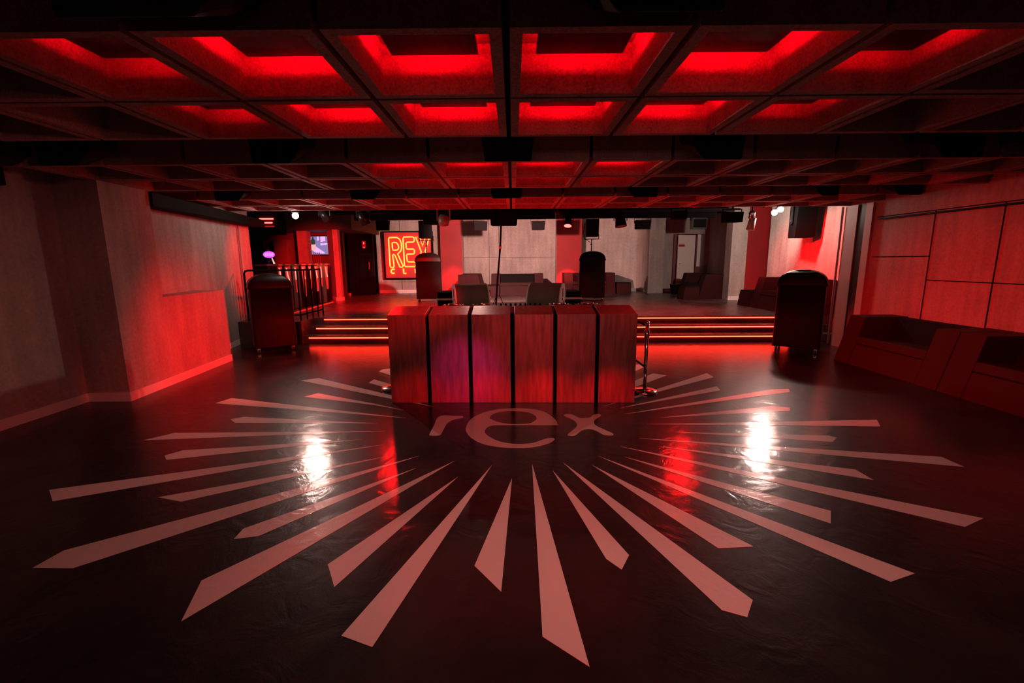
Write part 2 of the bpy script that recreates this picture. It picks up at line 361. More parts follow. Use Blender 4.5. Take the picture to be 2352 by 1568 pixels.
struct(MB().box(2.75, 5.2, 18.87, 18.9, STG, STG+.13), 'baseboard_back', BASEB)
struct(MB().box(5.78, 6.2, 17.97, 18.0, STG, STG+.13), 'baseboard_back', BASEB)
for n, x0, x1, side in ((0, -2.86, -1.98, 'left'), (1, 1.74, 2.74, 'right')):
    _p = struct(MB().box(x0, x1, 18.45, 18.9, STG, 3.6), 'pillar', CONC, label='concrete pillar with a bright red-lit front on the %s of the stage back wall' % side)
    build(MB().box(x0+.005, x1-.005, 18.435, 18.45, STG, 3.6), 'red_lit_front', REDLIT, _p)  # thin panel that carries the painted red light
# bar side: pier with red face, dark door wall, header, walls behind the bar
def pierpoly(z0, z1, e=0.):
    pl = [(-5.90-e, 15.32-e), (-5.77+e, 15.42-e), (-5.77+e, 15.62), (-6.3, 16.15), (-6.34-e, 15.98)]
    return MB().prism(pl, z0, z1, 'z')
struct(pierpoly(STG, 2.82), 'pillar', CONC, label='narrow red-lit pier at the far end of the bar')
struct(pierpoly(STG, STG+.11, .02), 'baseboard_pier', BASEB)
struct(MB().box(-9, -5.3, 15.45, 18.6, 2.82, 3.5), 'beam', mat('dark_beam_paint', (.05, .03, .03), .7))
struct(MB().box(-7.8, -7.0, 14.03, 14.5, 2.6, 3.4), 'beam', BLACK)
struct(MB().box(-9.2, -6.2, 17.0, 17.2, STG, 3.6), 'wall_bar', DKRED)
struct(MB().box(-9.3, -9.1, 9.87, 17.2, STG, 3.6), 'wall_bar_left', BLACK)
struct(MB().box(-9.2, -6.3, 9.9, 10.1, STG, 3.6), 'wall_bar_front', BLACK)
struct(MB().box(-7.34, -7.0, 15.9, 16.2, STG, 3.1), 'column', CONC, label='red-lit concrete column behind the bar')
d = thing('door_1', 'black double door beside the red sign', None, (-5.95, 18.0, STG)); d['kind'] = 'structure'
for x0, x1 in ((-6.5, -5.98), (-5.965, -5.45)): build(MB().box(x0, x1, 17.95, 18.0, STG, 2.95), 'door_leaf', BLACK, d, .008)
build(MB().box(-6.6, -6.5, 17.93, 18.05, STG, 3.0).box(-5.45, -5.38, 17.93, 18.05, STG, 3.0).box(-6.6, -5.38, 17.93, 18.05, 2.95, 3.02), 'door_frame', BLACK, d)
h = build(MB().cyl((-5.56, 17.93, 1.48), (-5.56, 17.93, 1.76), .012).cyl((-5.56, 17.93, 1.50), (-5.56, 17.96, 1.50), .01).cyl((-5.56, 17.93, 1.74), (-5.56, 17.96, 1.74), .01), 'door_handle', REDPL, d)
# white door ajar on the right
d = thing('door_2', 'white door with a small red label, standing ajar', None, (6.7, 18.0, STG)); d['kind'] = 'structure'
build(MB().hexa([(6.33, 17.8, STG+.01), (7.06, 18.02, STG+.01), (7.05, 18.06, STG+.01), (6.32, 17.84, STG+.01)],
      [(6.33, 17.8, 2.68), (7.06, 18.02, 2.68), (7.05, 18.06, 2.68), (6.32, 17.84, 2.68)]), 'door_leaf', WHITED, d)
build(MB().box(6.2, 6.30, 17.9, 18.05, STG, 2.72).box(7.08, 7.12, 17.95, 18.1, STG, 2.72), 'door_frame', DKRED, d)
build(MB().hexa([(6.345, 17.794, 2.24), (6.60, 17.871, 2.24), (6.60, 17.876, 2.24), (6.345, 17.80, 2.24)],
      [(6.345, 17.794, 2.32), (6.60, 17.871, 2.32), (6.60, 17.876, 2.32), (6.345, 17.80, 2.32)]), 'door_label', REDSIGN, d)
build(MB().cyl((6.40, 17.79, 1.40), (6.40, 17.79, 1.62), .015).cyl((6.40, 17.79, 1.6), (6.47, 17.81, 1.6), .012).box(6.37, 6.44, 17.80, 17.83, 1.34, 1.62), 'door_handle', ALU, d)
struct(MB().box(7.12, 7.55, 18.3, 18.34, STG, 1.48), 'trim_4', DKRED)
struct(MB().box(7.12, 7.55, 18.34, 18.38, STG, 3.0), 'trim_5', WHITED)

# ---- coffered ceiling: three visible bands of two coffer rows, dark channels between
X0, PX = -.0223, .8311
ROWS = [(-.52, .37, 1.25), (2.19, 3.07, 3.96), (4.90, 5.78, 6.62), (7.55, 8.40, 9.20)]
IMIN, IMAX = -7, 8
g = .0175; rib = .058; DEP = .275; tp = .012
def coffer(mb, x0, x1, y0, y1, left=g, right=g, front=g, back=g):
    a0, a1, b0, b1 = x0+left, x1-right, y0+front, y1-back
    rows = [[(a0, b0, 3.42), (a1, b0, 3.42), (a1, b1, 3.42), (a0, b1, 3.42)],
            [(a0, b0, CEIL), (a1, b0, CEIL), (a1, b1, CEIL), (a0, b1, CEIL)],
            [(a0+rib, b0+rib, CEIL), (a1-rib, b0+rib, CEIL), (a1-rib, b1-rib, CEIL), (a0+rib, b1-rib, CEIL)],
            [(a0+rib+tp, b0+rib+tp, CEIL+DEP), (a1-rib-tp, b0+rib+tp, CEIL+DEP), (a1-rib-tp, b1-rib-tp, CEIL+DEP), (a0+rib+tp, b1-rib-tp, CEIL+DEP)]]
    fs = [(4*r+i, 4*r+(i+1) % 4, 4*r+4+(i+1) % 4, 4*r+4+i) for r in range(3) for i in range(4)]+[(12, 13, 14, 15)]
    mb.add([p for r in rows for p in r], fs)
cm = MB(); core = MB()
for ya, ym, yb in ROWS:
    for i in range(IMIN, IMAX):
        xl, xr = X0+i*PX, X0+(i+1)*PX
        if xl < -5.6 or xr > 6.6:
            xl, xr = max(xl, -5.6), min(xr, 6.7)
        if xr-xl < .3: continue
        coffer(cm, xl, xr, ya, ym, front=0); coffer(cm, xl, xr, ym, yb, back=0)
    core.box(-5.6, 6.7, ya+.05, yb-.05, 3.1, 3.42)
    for i in range(IMIN, IMAX+1):
        x = X0+i*PX
        if -5.6 < x < 6.6: core.box(x-.03, x+.03, ya+.035, yb-.035, CEIL+.07, 3.1)
    core.box(-5.6, 6.7, ym-.03, ym+.03, CEIL+.07, 3.1)
cl = struct(cm, 'ceiling', COFFER)
struct(core, 'ceiling_grooves', GAPM)
struct(MB().box(-7.2, 7.4, -3.4, 9.6, 3.42, 3.5).box(-9.3, 8.4, 9.2, 19.2, 3.4, 3.6), 'ceiling_slab', BLACK)

# ---- coffer lamps: a dark square panel with a red LED strip hidden round its upper edge
ordn = ['first', 'second', 'third', 'fourth', 'fifth', 'sixth']
proto = None
lamps = []
for r, (y0, y1) in enumerate([(ROWS[1][0]-g, ROWS[1][1]), (ROWS[1][1], ROWS[1][2]+g), (ROWS[2][0]-g, ROWS[2][1]), (ROWS[2][1], ROWS[2][2]+g), (ROWS[3][0]-g, ROWS[3][1]), (ROWS[3][1], ROWS[3][2]+g)]):
    cells = [-3, -2, -1, 0, 1, 2] if r < 2 else [-2, -1, 0, 1]
    for n, c in enumerate(cells):
        x = X0+(c+.5)*PX; y = (y0+y1)/2
        lab = 'dark ceiling panel glowing red, %s coffer row from the camera, %s from the left' % (ordn[r], ordn[n])
        dim = r < 2 and n in (0, 5)
        t = localthing('ceiling_lamp', lab, 'ceiling light', (x, y, CEIL+.172), 0, 'red glowing panels in the ceiling coffers')
        if proto is None:
            pm = MB().box(-.25, .25, -.255, .255, 0, .02)
            for sx in (-1, 1):
                for sy in (-1, 1): pm.cyl((sx*.15, sy*.15, .02), (sx*.15, sy*.15, .105), .008, n=8)
            p = build(pm, 'panel', BLKG, t, .003)
            q = .205; w = .012
            e = build(MB().box(-q, q, -q, -q+w, .049, .060).box(-q, q, q-w, q, .049, .060).box(-q, -q+w, -q+w, q-w, .049, .060).box(q-w, q, -q+w, q-w, .049, .060), 'led_strip', COFLED, t)
            proto = (p, e)
        else:
            for k in proto:
                c2 = k.copy(); COL.objects.link(c2); c2.parent = t
        lamps.append((t, r, c))
COFDIM = COFLED.copy(); COFDIM.name = 'coffer_led_dim'; COFDIM.node_tree.nodes['Principled BSDF'].inputs['Emission Strength'].default_value = 30
for t, r, c in lamps:
    if c in (-3, 2):
        e = [k for k in t.children if k.name.startswith('led')][0]
        e.data = e.data.copy(); e.data.materials[0] = COFDIM

# ---- painted sunburst and lettering on the floor
fg = thing('floor_logo', 'pale pink sunburst of long pointed rays around the word rex, painted on the dark floor', 'floor painting', (0, 4.6, 0.0))
ORIG[fg.name] = Vector((0, 4.6, 0))
def dec(loops, name):
    loops = [[(x, y-4.6) for x, y in l] for l in loops]
    return flat(loops, name, WHITEP, .0004, .0016, fg)
for r in RAYS:
    dec([r], 'ray')
dec([smooth(LET_R)], 'letter_r'); dec([smooth(LET_E), smooth(LET_E_HOLE)], 'letter_e'); dec([smooth(LET_X)], 'letter_x')

# ================================================================ DJ BOOTH
bt = thing('dj_booth', 'wide DJ booth with a front of six tall brushed metal boxes with black gaps', 'dj booth', (-.02, 5.9, 0))
yf = lambda x: 5.5-.0257*x                   # the front runs very slightly skew
for a, b in ((-1.540, -1.075), (-1.031, -.553), (-.509, -.033), (.016, .490), (.533, 1.0045), (1.048, 1.5005)):
    mb = MB(); y0, y1 = yf(a), yf(b); ZT = 1.113
    ia = a+.0; ib = b-.0
    mb.add([(a, y0, .0), (b, y1, .0), (b, y1, ZT), (a, y0, ZT), (ib, y1+.40, 1.185), (ia, y0+.40, 1.185), (ib, y1+.40, .0), (ia, y0+.40, .0)],
           [(0, 1, 2, 3), (3, 2, 4, 5), (5, 4, 6, 7), (0, 3, 5, 7), (1, 6, 4, 2), (0, 7, 6, 1)])
    build(mb, 'metal_box', STEEL, bt, .004)
build(MB().box(-1.50, 1.46, 5.58, 5.9, .0, 1.06), 'inner_frame', GAPM, bt)
build(MB().box(-1.46, 1.44, 5.93, 6.85, 1.02, 1.08), 'desk', BLACK, bt)
for x0 in (-1.46, 1.38): build(MB().box(x0, x0+.06, 5.93, 6.85, 0, 1.02), 'desk_side', BLACK, bt)

# players, mixer
def player(x, lab):
    t = thing('media_player', lab, 'dj player', (x, 6.22, 1.08))
    build(MB().box(x-.17, x+.17, 5.94, 6.19, 1.08, 1.175), 'body', BLKG, t, .006)
    build(MB().lathe([(.085, 0), (.085, .02), (.075, .026), (.02, .026)], (x, 6.10, 1.175)), 'jog_wheel', CHROME, t)
    build(MB().box(x-.165, x+.165, 5.944, 5.950, 1.168, 1.18), 'front_trim', CHROME, t)
    for j in range(5): build(MB().cyl((x-.13+.06*j, 6.07, 1.175), (x-.13+.06*j, 6.07, 1.19), .014, n=10), 'button', ALU, t)
player(-.78, 'black deck with shiny round platter, far left on the DJ desk'); player(-.40, 'black deck with shiny round platter, left of the knobbed mixer')
player(.62, 'black deck with shiny round platter, right of the knobbed mixer'); player(1.0, 'black deck with shiny round platter, far right on the DJ desk')
t = thing('dj_mixer', 'DJ mixer with a row of small dark knobs between the decks', 'mixer', (.1, 6.22, 1.08))
build(MB().box(-.20, .40, 5.94, 6.19, 1.08, 1.165), 'body', BLKG, t, .006)
for j in range(9): build(MB().cyl((-.16+.065*j, 6.05, 1.165), (-.16+.065*j, 6.05, 1.197), .016, .013, n=12), 'knob', BLACK, t)
o = build(MB().tube([(-.30+.02*j, 6.5, 1.085+.19*math.sin(j/9*PI)*(1 if j < 9 else 0)) for j in range(10)], .005), 'cable', BLACK)
tag(o, 'thin black cable looping up beside the mixer on the DJ desk', 'cable')

# monitor wedges on the desk
def wedge(cx, cy, rz, lab):
    t = localthing('stage_monitor', lab, 'speaker', (cx, cy, 1.08), rz, 'wedge monitors on the DJ desk')
    # side outline: curved grille front leaning back
    arc = [(-.20+.26*(1-math.cos(k/8*PI/2)), .05+.31*math.sin(k/8*PI/2)) for k in range(9)]
    prof = [(-.15, 0.01), (-.20, .05)]+arc[1:]+[(.15, .345), (.20, .20), (.12, .01)]
    prof2 = [(y, z) for y, z in prof]
    for s in (-.245, .225): build(MB().prism(prof2, s, s+.02, 'x'), 'side_cheek', CASEG, t, .006)
    build(MB().prism([(-.12, .02)]+[(y+.012, z-.006) for y, z in arc]+[(.14, .33), (.19, .20), (.11, .02)], -.225, .225, 'x'), 'cabinet', BLACK, t)
    gr = MB(); n = len(arc)
    gr.add([(-.224, y+.004, z) for y, z in arc]+[(.224, y+.004, z) for y, z in arc], [(i, i+1, n+i+1, n+i) for i in range(n-1)], True)
    build(gr, 'grille', GRILLE, t)
    for sx in (-1, 1):
        build(MB().box(sx*.2455-.002, sx*.2455+.002, -.02, .02, .17, .29), 'handle_recess', GAPM, t)
        for z, y in ((.10, .06), (.14, -.03), (.07, .0)): build(MB().cyl((sx*.243, y, z), (sx*.249, y, z), .018, n=12), 'socket', GAPM, t)
wedge(-.60, 6.52, math.radians(14), 'grey-sided wedge stage monitor with dark curved grille, left on the DJ desk')
wedge(.47, 6.52, math.radians(-18), 'grey-sided wedge stage monitor with dark curved grille, right on the DJ desk')
for x0, x1, side in ((-1.17, -.36, 'left'), (.23, 1.05, 'right')):
    t = thing('flight_case', 'black flight case with pale aluminium edge, behind the %s wedge monitor' % side, 'case', ((x0+x1)/2, 7.25, 0))
    build(MB().box(x0+.01, x1-.01, 7.01, 7.5, .06, 1.285), 'case_body', BLACK, t, .008)
    build(MB().box(x0, x1, 6.995, 7.51, 1.165, 1.195), 'aluminium_edge', ALU, t, .004)
    for sx in (x0+.08, x1-.08):
        for y in (7.07, 7.44): build(MB().cyl((sx-.015, y, .03), (sx+.015, y, .03), .03, n=12).box(sx-.02, sx+.02, y-.02, y+.02, .05, .065), 'caster', BLACK, t)

# ---- chrome barriers at both ends of the booth
def barrier(x, y, sgn, lab):
    t = thing('stanchion', lab, 'barrier post', (x, y, 0))
    build(MB().lathe([(.165, 0), (.165, .02), (.155, .032), (.03, .045)], (x, y, 0), 36), 'base', CHROME, t)
    build(MB().cyl((x, y, .03), (x, y, .94), .024, n=18), 'post', CHROME, t)
    build(MB().lathe([(.026, 0), (.034, .005), (.034, .1), (.026, .105)], (x, y, .73)), 'collar', CHROME, t)
    build(MB().lathe([(.026, 0), (.03, .006), (.03, .02), (.01, .035)], (x, y, .93)), 'cap', CHROME, t)
    rl = MB()
    X2 = x-sgn*.03; ye = y+1.15
    rl.tube([(x, y, .90), (X2, ye, .90)], .013).tube([(x, y, .34), (X2, ye, .34)], .013)
    build(rl, 'rail', BLACK, t)
    build(MB().cyl((x-sgn*.012, y+.5, .34), (x-sgn*.012, y+.5, .90), .016), 'upright', CHROME, t)
    build(MB().cyl((X2, ye, 0), (X2, ye, .94), .02).lathe([(.12, 0), (.12, .02), (.02, .035)], (X2, ye, 0)), 'end_post', CHROME, t)
barrier(1.76, 5.93, 1, 'chrome barrier post with round base at the right end of the DJ booth')
barrier(-1.68, 6.18, -1, 'chrome barrier post half hidden behind the left end of the DJ booth')

# ---- covered speaker stacks
def stack(cx, cy, z, rz, lab, w=.74, d=.70, hh=1.55):
    t = localthing('speaker_stack', lab, 'covered speakers', (cx, cy, z), rz)
    hb = hh-.27; z0 = .10
    rows = []
    def ring(w, d, z, c=.05):
        a, b = w/2, d/2; out = []
        for sx, sy, st in ((1, -1, -90), (1, 1, 0), (-1, 1, 90), (-1, -1, 180)):
            for k in range(4):
                q = math.radians(st+k*30); out.append((sx*(a-c)+c*math.cos(q), sy*(b-c)+c*math.sin(q), z))
        return out
    prof = [(1.0, z0), (1.0, z0+.02), (.99, z0+.55), (.985, z0+.58), (.99, z0+.61), (.985, hb-.03), (1.03, hb-.025), (1.045, hb), (1.0, hb+.035)]
    for k in range(1, 8):
        q = k/8*PI/2; prof.append((math.cos(q)**.9, hb+.035+(hh-hb-.035)*math.sin(q)))
    mb = MB(); N = 16
    for s, zz in prof: rows.append(ring(w*s, d*max(s, .4), zz, max(.012, .05*s)))
    o0 = 0
    mb.v = [p for r in rows for p in r]
    for i in range(len(rows)-1):
        for k in range(N):
            mb.sm.add(len(mb.f)); mb.f.append([i*N+k, i*N+(k+1) % N, (i+1)*N+(k+1) % N, (i+1)*N+k])
    mb.f.append(list(range(N))[::-1]); mb.f.append([(len(rows)-1)*N+k for k in range(N)])
    build(mb, 'cover', COVER, t)
    for sx in (-1, 1):
        for sy in (-1, 1):
            x, y = sx*(w/2-.07), sy*(d/2-.07)
            c = build(MB().box(x-.025, x+.025, y-.025, y+.025, .07, .10).box(x-.022, x-.016, y-.02, y+.02, .02, .08).box(x+.016, x+.022, y-.02, y+.02, .02, .08), 'caster', CHROME, t)
            build(MB().cyl((x-.015, y, .034), (x+.015, y, .034), .034, n=16), 'wheel', BLACK, c)
    return t
stack(-4.9, 9.22, 0, math.radians(33), 'black covered speaker stack on casters beside the left wall, below the bar', .76, .66)
stack(5.50, 8.72, 0, math.radians(-36), 'black covered speaker stack on casters at the right end of the stage steps', .78, .66)
stack(-2.70, 14.85, STG, math.radians(8), 'dark red-lit covered speaker stack on the stage, in front of the neon sign', .80, .74)
stack(2.53, 14.75, STG, math.radians(-8), 'dark covered speaker stack on the stage, right of the red pillar', .80, .74)
def polespeaker(x, y, zb, lab):
    t = thing('pole_speaker', lab, 'speaker', (x, y, STG+1.55))
    build(MB().cyl((x, y, STG+1.55), (x, y, 2.42), .016).cyl((x-.03, y-.01, 2.25), (x+.02, y+.02, 2.25), .02, n=8), 'pole', BLACK, t)
    build(MB().box(x-.23, x+.23, y-.02, y+.02, 2.40, 2.425).box(x-.23, x-.215, y-.02, y+.02, 2.425, 2.56).box(x+.215, x+.23, y-.02, y+.02, 2.425, 2.56), 'yoke', BLACK, t)
    build(MB().hexa([(x-.19, y-.17, 2.48), (x+.19, y-.17, 2.48), (x+.17, y+.17, 2.48), (x-.17, y+.17, 2.48)], [(x-.2, y-.17, 3.02), (x+.2, y-.17, 3.02), (x+.17, y+.17, 3.02), (x-.17, y+.17, 3.02)]), 'cabinet', BLACK, t, .01)
    build(MB().tube([(x-.205, y+.05, 2.9), (x-.24, y+.05, 2.7), (x-.25, y+.05, 2.5), (x-.2, y+.03, 2.42), (x-.03, y, 2.3)], .008), 'cable', BLACK, t)
polespeaker(-2.74, 14.85, 0, 'black speaker on a thin pole above the left stage stack, over the neon sign')
polespeaker(2.50, 14.75, 0, 'black speaker on a thin pole above the right stage stack')

# ================================================================ SEATING
def make_sofa(lab, loc, rz):                 # local: front towards -y, centred on x, base at z=0
    t = localthing('sofa', lab, 'sofa', loc, rz, 'blocky dark lounge sofas')
    W, D, H = 1.95, .92, .79; a = .33
    fr = lambda z: -D/2+.21*z/H              # the raked front
    for s in (-1, 1):
        x0, x1 = (-W/2, -W/2+a) if s < 0 else (W/2-a, W/2)
        build(MB().prism([(fr(0), 0), (fr(H), H), (D/2, H), (D/2, 0)], x0, x1, 'x'), 'arm', LEATH, t, .006)
    xi = W/2-a-.006
    build(MB().prism([(fr(0)+.004, .0), (fr(.34)+.004, .34), (D/2-.2, .34), (D/2-.2, 0)], -xi, xi, 'x'), 'front_panel', LEATH, t, .005)
    build(MB().prism([(fr(.352), .352), (fr(.47), .47), (D/2-.18, .44), (D/2-.18, .352)], -xi, xi, 'x'), 'seat', LEATH, t, .006)
    build(MB().prism([(.14, .44), (.26, H-.012), (D/2-.01, H-.012), (D/2-.01, 0.01), (.27, .01)], -xi, xi, 'x'), 'backrest', SEATM, t, .006)
    return t
SX = 5.62+.46
sofa = make_sofa('dark red-lit lounge sofa by the right wall, next to the covered speaker stack', (SX, 6.865, 0), PI/2*3)
dup(sofa, (SX, 4.90, 0), PI/2*3, 'dark lounge sofa by the right wall, nearest the camera, cut by the photo edge')
dup(sofa, (.17, 17.52, STG), 0, 'dark lounge sofa against the stage back wall, between the red pillars')
dup(sofa, (6.78, 11.25, STG), PI/2*3, 'dark lounge sofa on the stage under the wall speaker, partly behind the covered stack')
dup(sofa, (2.95, 17.95, STG), 0, 'grey-lit lounge sofa against the back wall behind the right stage stack')
dup(sofa, (6.46, 15.78, STG), PI/2*3, 'black lounge sofa beside the pale pillar, in front of the white door')
dup(sofa, (-1.5, 17.45, STG), PI/2, 'dark red lounge sofa standing sideways by the left red pillar')
def make_stool(lab, loc, rz):
    t = localthing('footstool', lab, 'footstool', loc, rz, 'low blocky footstools')
    build(MB().prism([(-.26, 0), (-.20, .39), (.26, .39), (.26, 0)], -.27, .27, 'x'), 'base', LEATH, t, .006)
    build(MB().prism([(-.202, .392), (-.19, .42), (.255, .42), (.26, .392)], -.268, .268, 'x'), 'cushion', SEATM, t, .006)
    return t
st = make_stool('low dark footstool at the far end of the stage sofa under the wall speaker', (6.56, 12.56, STG), PI/2*3)
dup(st, (4.25, 17.75, STG), 0, 'small grey footstool beside the grey-lit sofa on the back wall')
dup(st, (-.76, 16.7, STG), 0, 'dark red footstool left of the sofa between the pillars')
dup(st, (5.69, 14.88, STG), PI/2*3, 'low black footstool in front of the black sofa by the pale pillar')
# bin
t = thing('waste_bin', 'small black tapered bin in front of the white door frame', 'bin', (6.05, 17.0, STG))
build(MB().hexa([(5.93, 16.9, STG), (6.22, 16.9, STG), (6.22, 17.15, STG), (5.93, 17.15, STG)], [(5.87, 16.85, STG+.36), (6.28, 16.85, STG+.36), (6.28, 17.2, STG+.36), (5.87, 17.2, STG+.36)]), 'body', BLACK, t, .006)
build(MB().box(5.86, 6.29, 16.84, 17.21, STG+.36, STG+.375), 'rim', BLKG, t)
# ================================================================ BAR
bar = thing('bar_counter', 'black slatted bar counter with glowing red shards, left of the stage', 'bar', (-6.3, 13.0, STG))
build(MB().box(-6.75, -6.02, 11.2, 15.0, STG, 1.68), 'body', BLACK, bar)
build(MB().box(-6.8, -5.93, 11.16, 15.03, 1.68, 1.725), 'countertop', BLKG, bar, .006)
random.seed(3)
y = 11.21
while y < 14.9:
    w = random.choice((.10, .14, .20, .26)); dp = random.choice((.02, .045, .07))
    build(MB().box(-6.02, -6.02+dp, y, min(y+w, 14.98), STG+.02, 1.68), 'slat', BLKG if random.random() < .5 else BLACK, bar)
    y += w+random.choice((.01, .02, .05))
for k, (yy, w, zl) in enumerate(((12.05, .28, .75), (12.55, .16, .95), (13.0, .25, .80), (13.45, .16, 1.0), (13.85, .24, .90), (14.25, .14, 1.02), (14.6, .25, .92), (11.7, .2, 1.1))):
    x = -5.945
    s = build(MB().hexa([(x-.01, yy+w*.35, zl), (x, yy+w*.35, zl), (x, yy+w*.75, zl), (x-.01, yy+w*.75, zl)], [(x-.01, yy, 1.66), (x, yy, 1.66), (x, yy+w, 1.66), (x-.01, yy+w, 1.66)]), 'glowing_shard', REDPL, bar)
    tb = [(x+.012, yy+w*.25, 1.62), (x+.012, yy+w*.35, 1.45), (x+.012, yy+w*(.3 if k % 2 else .6), 1.30)]
    build(MB().tube(tb, .012, 6), 'painted_reflection', WHITEL, s)  # whitish reflections on the shards, built as glowing tubes
    build(MB().box(-5.935, -5.925, yy, yy+w, 1.69, 1.72), 'edge_light', REDPL, bar)
build(MB().hexa([(-5.56, 11.4, STG), (-5.53, 11.4, STG), (-5.79, 14.7, STG), (-5.82, 14.7, STG)], [(-5.56, 11.4, STG+.03), (-5.53, 11.4, STG+.03), (-5.79, 14.7, STG+.03), (-5.82, 14.7, STG+.03)]), 'foot_light', REDPL, bar)
# beer tap with a glowing oval badge
t = thing('beer_tap', 'beer tap with a glowing magenta oval badge on the bar', 'tap', (-6.35, 12.2, 1.725))
build(MB().lathe([(.12, 0), (.12, .02), (.05, .04), (.05, .14), (.14, .2), (.14, .33), (.05, .36)], (-6.42, 12.2, 1.727)), 'body', BLKG, t)
ov = MB(); n = 20
cx, cz = -6.32, 1.97
ov.prism([(cx+.15*math.cos(2*PI*k/n), cz+.085*math.sin(2*PI*k/n)) for k in range(n)], 12.03, 12.05)
bd = build(ov, 'badge', SIGNPK, t)
for k in range(4): build(MB().tube([(cx-.09+.055*k, 12.025, cz-.03), (cx-.08+.055*k, 12.025, cz+.035), (cx-.06+.055*k, 12.025, cz+.03), (cx-.06+.055*k, 12.025, cz-.03)], .007, 5), 'lettering', LBLUE, bd)
build(MB().cyl((-6.22, 12.08, 1.73), (-6.26, 12.06, 1.88), .022, .014), 'handle', WHITEL, t)
# television behind the bar
a = at(708, 543, 16.9); b = at(756, 584, 16.9)
t = thing('television', 'television showing a bottle on a violet street scene, behind the bar', 'television', ((a.x+b.x)/2, 16.95, b.z))
build(MB().box(a.x-.03, b.x+.03, 16.9, 16.98, b.z-.03, a.z+.03), 'frame', BLACK, t, .008)
sc_ = build(MB().box(a.x, b.x, 16.893, 16.9, b.z, a.z), 'screen', SCREEN, t)
W_, H_ = b.x-a.x, a.z-b.z
P2 = lambda u, w: (a.x+u*W_, b.z+w*H_)
build(MB().prism([P2(.12, .42), P2(.34, .42), P2(.34, .78), P2(.27, .88), P2(.27, .97), P2(.19, .97), P2(.19, .88), P2(.12, .78)], 16.885, 16.891), 'pictured_bottle', BOTTLE, sc_)
build(MB().prism([P2(.06, .22), P2(.36, .24), P2(.36, .56), P2(.06, .54)], 16.880, 16.884), 'pictured_label', LABELP, sc_)
build(MB().prism([P2(.36, .44), P2(.80, .10), P2(.76, .04), P2(.34, .10), P2(.2, .2)], 16.886, 16.891), 'pictured_hand', LBLUE, sc_)
for u0, u1, w0, w1 in ((.62, .86, .7, 1.0), (.44, .54, .75, 1.0), (.60, .95, .50, .62)): build(MB().prism([P2(u0, w0), P2(u1, w0+.04), P2(u1, w1), P2(u0, w1)], 16.888, 16.892), 'pictured_light', LBLUE, sc_)
for k, (z, x0, x1) in enumerate(((3.05, -7.52, -7.12), (2.935, -7.56, -7.16), (2.83, -7.5, -7.11))):
    o = build(MB().box(x0, x1, 13.98, 14.02, z-.018, z+.018), 'hanging_light_bar', REDLED if k < 2 else REDPL)
    tag(o, '%s of three short red light bars in the dark corner above the bar' % ('top', 'middle', 'lowest')[k], 'light strip', 'red light bars above the bar')
o = build(MB().box(-7.85, -7.40, 15.3, 15.7, STG, 2.52), 'back_bar_cabinet', DKRED, None, .01); tag(o, 'plain dark red cabinet behind the bar, left of the red column', 'cabinet')
t = thing('hanging_cables', 'bundle of thin red-lit cables hanging below the television', 'cable', (-7.1, 16.6, 1.7))
for k in range(5): build(MB().tube([(-7.30+.075*k, 16.84, 2.12), (-7.27+.075*k, 16.8, 1.8), (-7.22+.075*k, 16.8, 1.4)], .012, 6), 'cable', mat('red_cable_%d' % k, (.5, .05, .05), .5), t)
t = thing('fire_sign', 'small red fire notice on the black double door', 'sign', (-5.72, 17.94, 2.35))
build(MB().box(-5.79, -5.65, 17.935, 17.948, 2.28, 2.56), 'board', REDSIGN, t)
build(MB().prism([(-5.735, 2.44), (-5.705, 2.44), (-5.70, 2.49), (-5.72, 2.53), (-5.74, 2.49)], 17.930, 17.934), 'flame_mark', WHITEL, t)
build(MB().box(-5.735, -5.705, 17.930, 17.934, 2.30, 2.34), 'lower_mark', LABELP, t)
o = build(MB().box(-6.38, -6.2, 17.45, 17.6, STG, STG+.12), 'door_stop', ALU, None, .01); tag(o, 'small pale block on the floor before the black door', 'door stop')

# guard rail at the stage edge by the bar
t = thing('guard_rail', 'black metal guard rail at the left stage edge in front of the bar', 'railing', (-5.0, 10.2, STG))
yA = 10.0
top = [at(573, 650, yA), at(573, 630, yA), at(577, 622, yA), at(585, 621, yA), at(705, 622, yA), at(711, 624, yA+.05), at(712, 632, yA+.1)]
zt = top[3].z
ra = [Vector((-5.83, yA, STG)), Vector((-5.83, yA, zt-.06)), Vector((-5.80, yA, zt-.015)), Vector((-5.74, yA, zt)), Vector((-4.72, yA, zt)), Vector((-4.68, yA+.04, zt)), Vector((-4.68, yA+1.2, zt))]
build(MB().tube(ra, .021, 10), 'top_rail', BLACK, t)
build(MB().tube([(-4.68, yA+.02, STG+.13), (-4.68, yA+1.2, STG+.13)], .016).tube([(-5.83, yA, STG+.13), (-4.68, yA, STG+.13)], .016), 'bottom_rail', BLACK, t)
for x, y in ((-4.69, yA+.02), (-4.68, yA+.32), (-4.68, yA+.62), (-4.68, yA+.92), (-4.68, yA+1.2), (-5.0, yA), (-5.3, yA), (-5.56, yA)):
    build(MB().cyl((x, y, STG), (x, y, zt), .017, n=8), 'baluster', BLACK, t)
o = build(MB().box(-4.98, -4.63, 9.76, 9.86, 0, .49), 'riser_box', BLACK, None, .008); tag(o, 'low black box against the stage front, left of the steps', 'box')
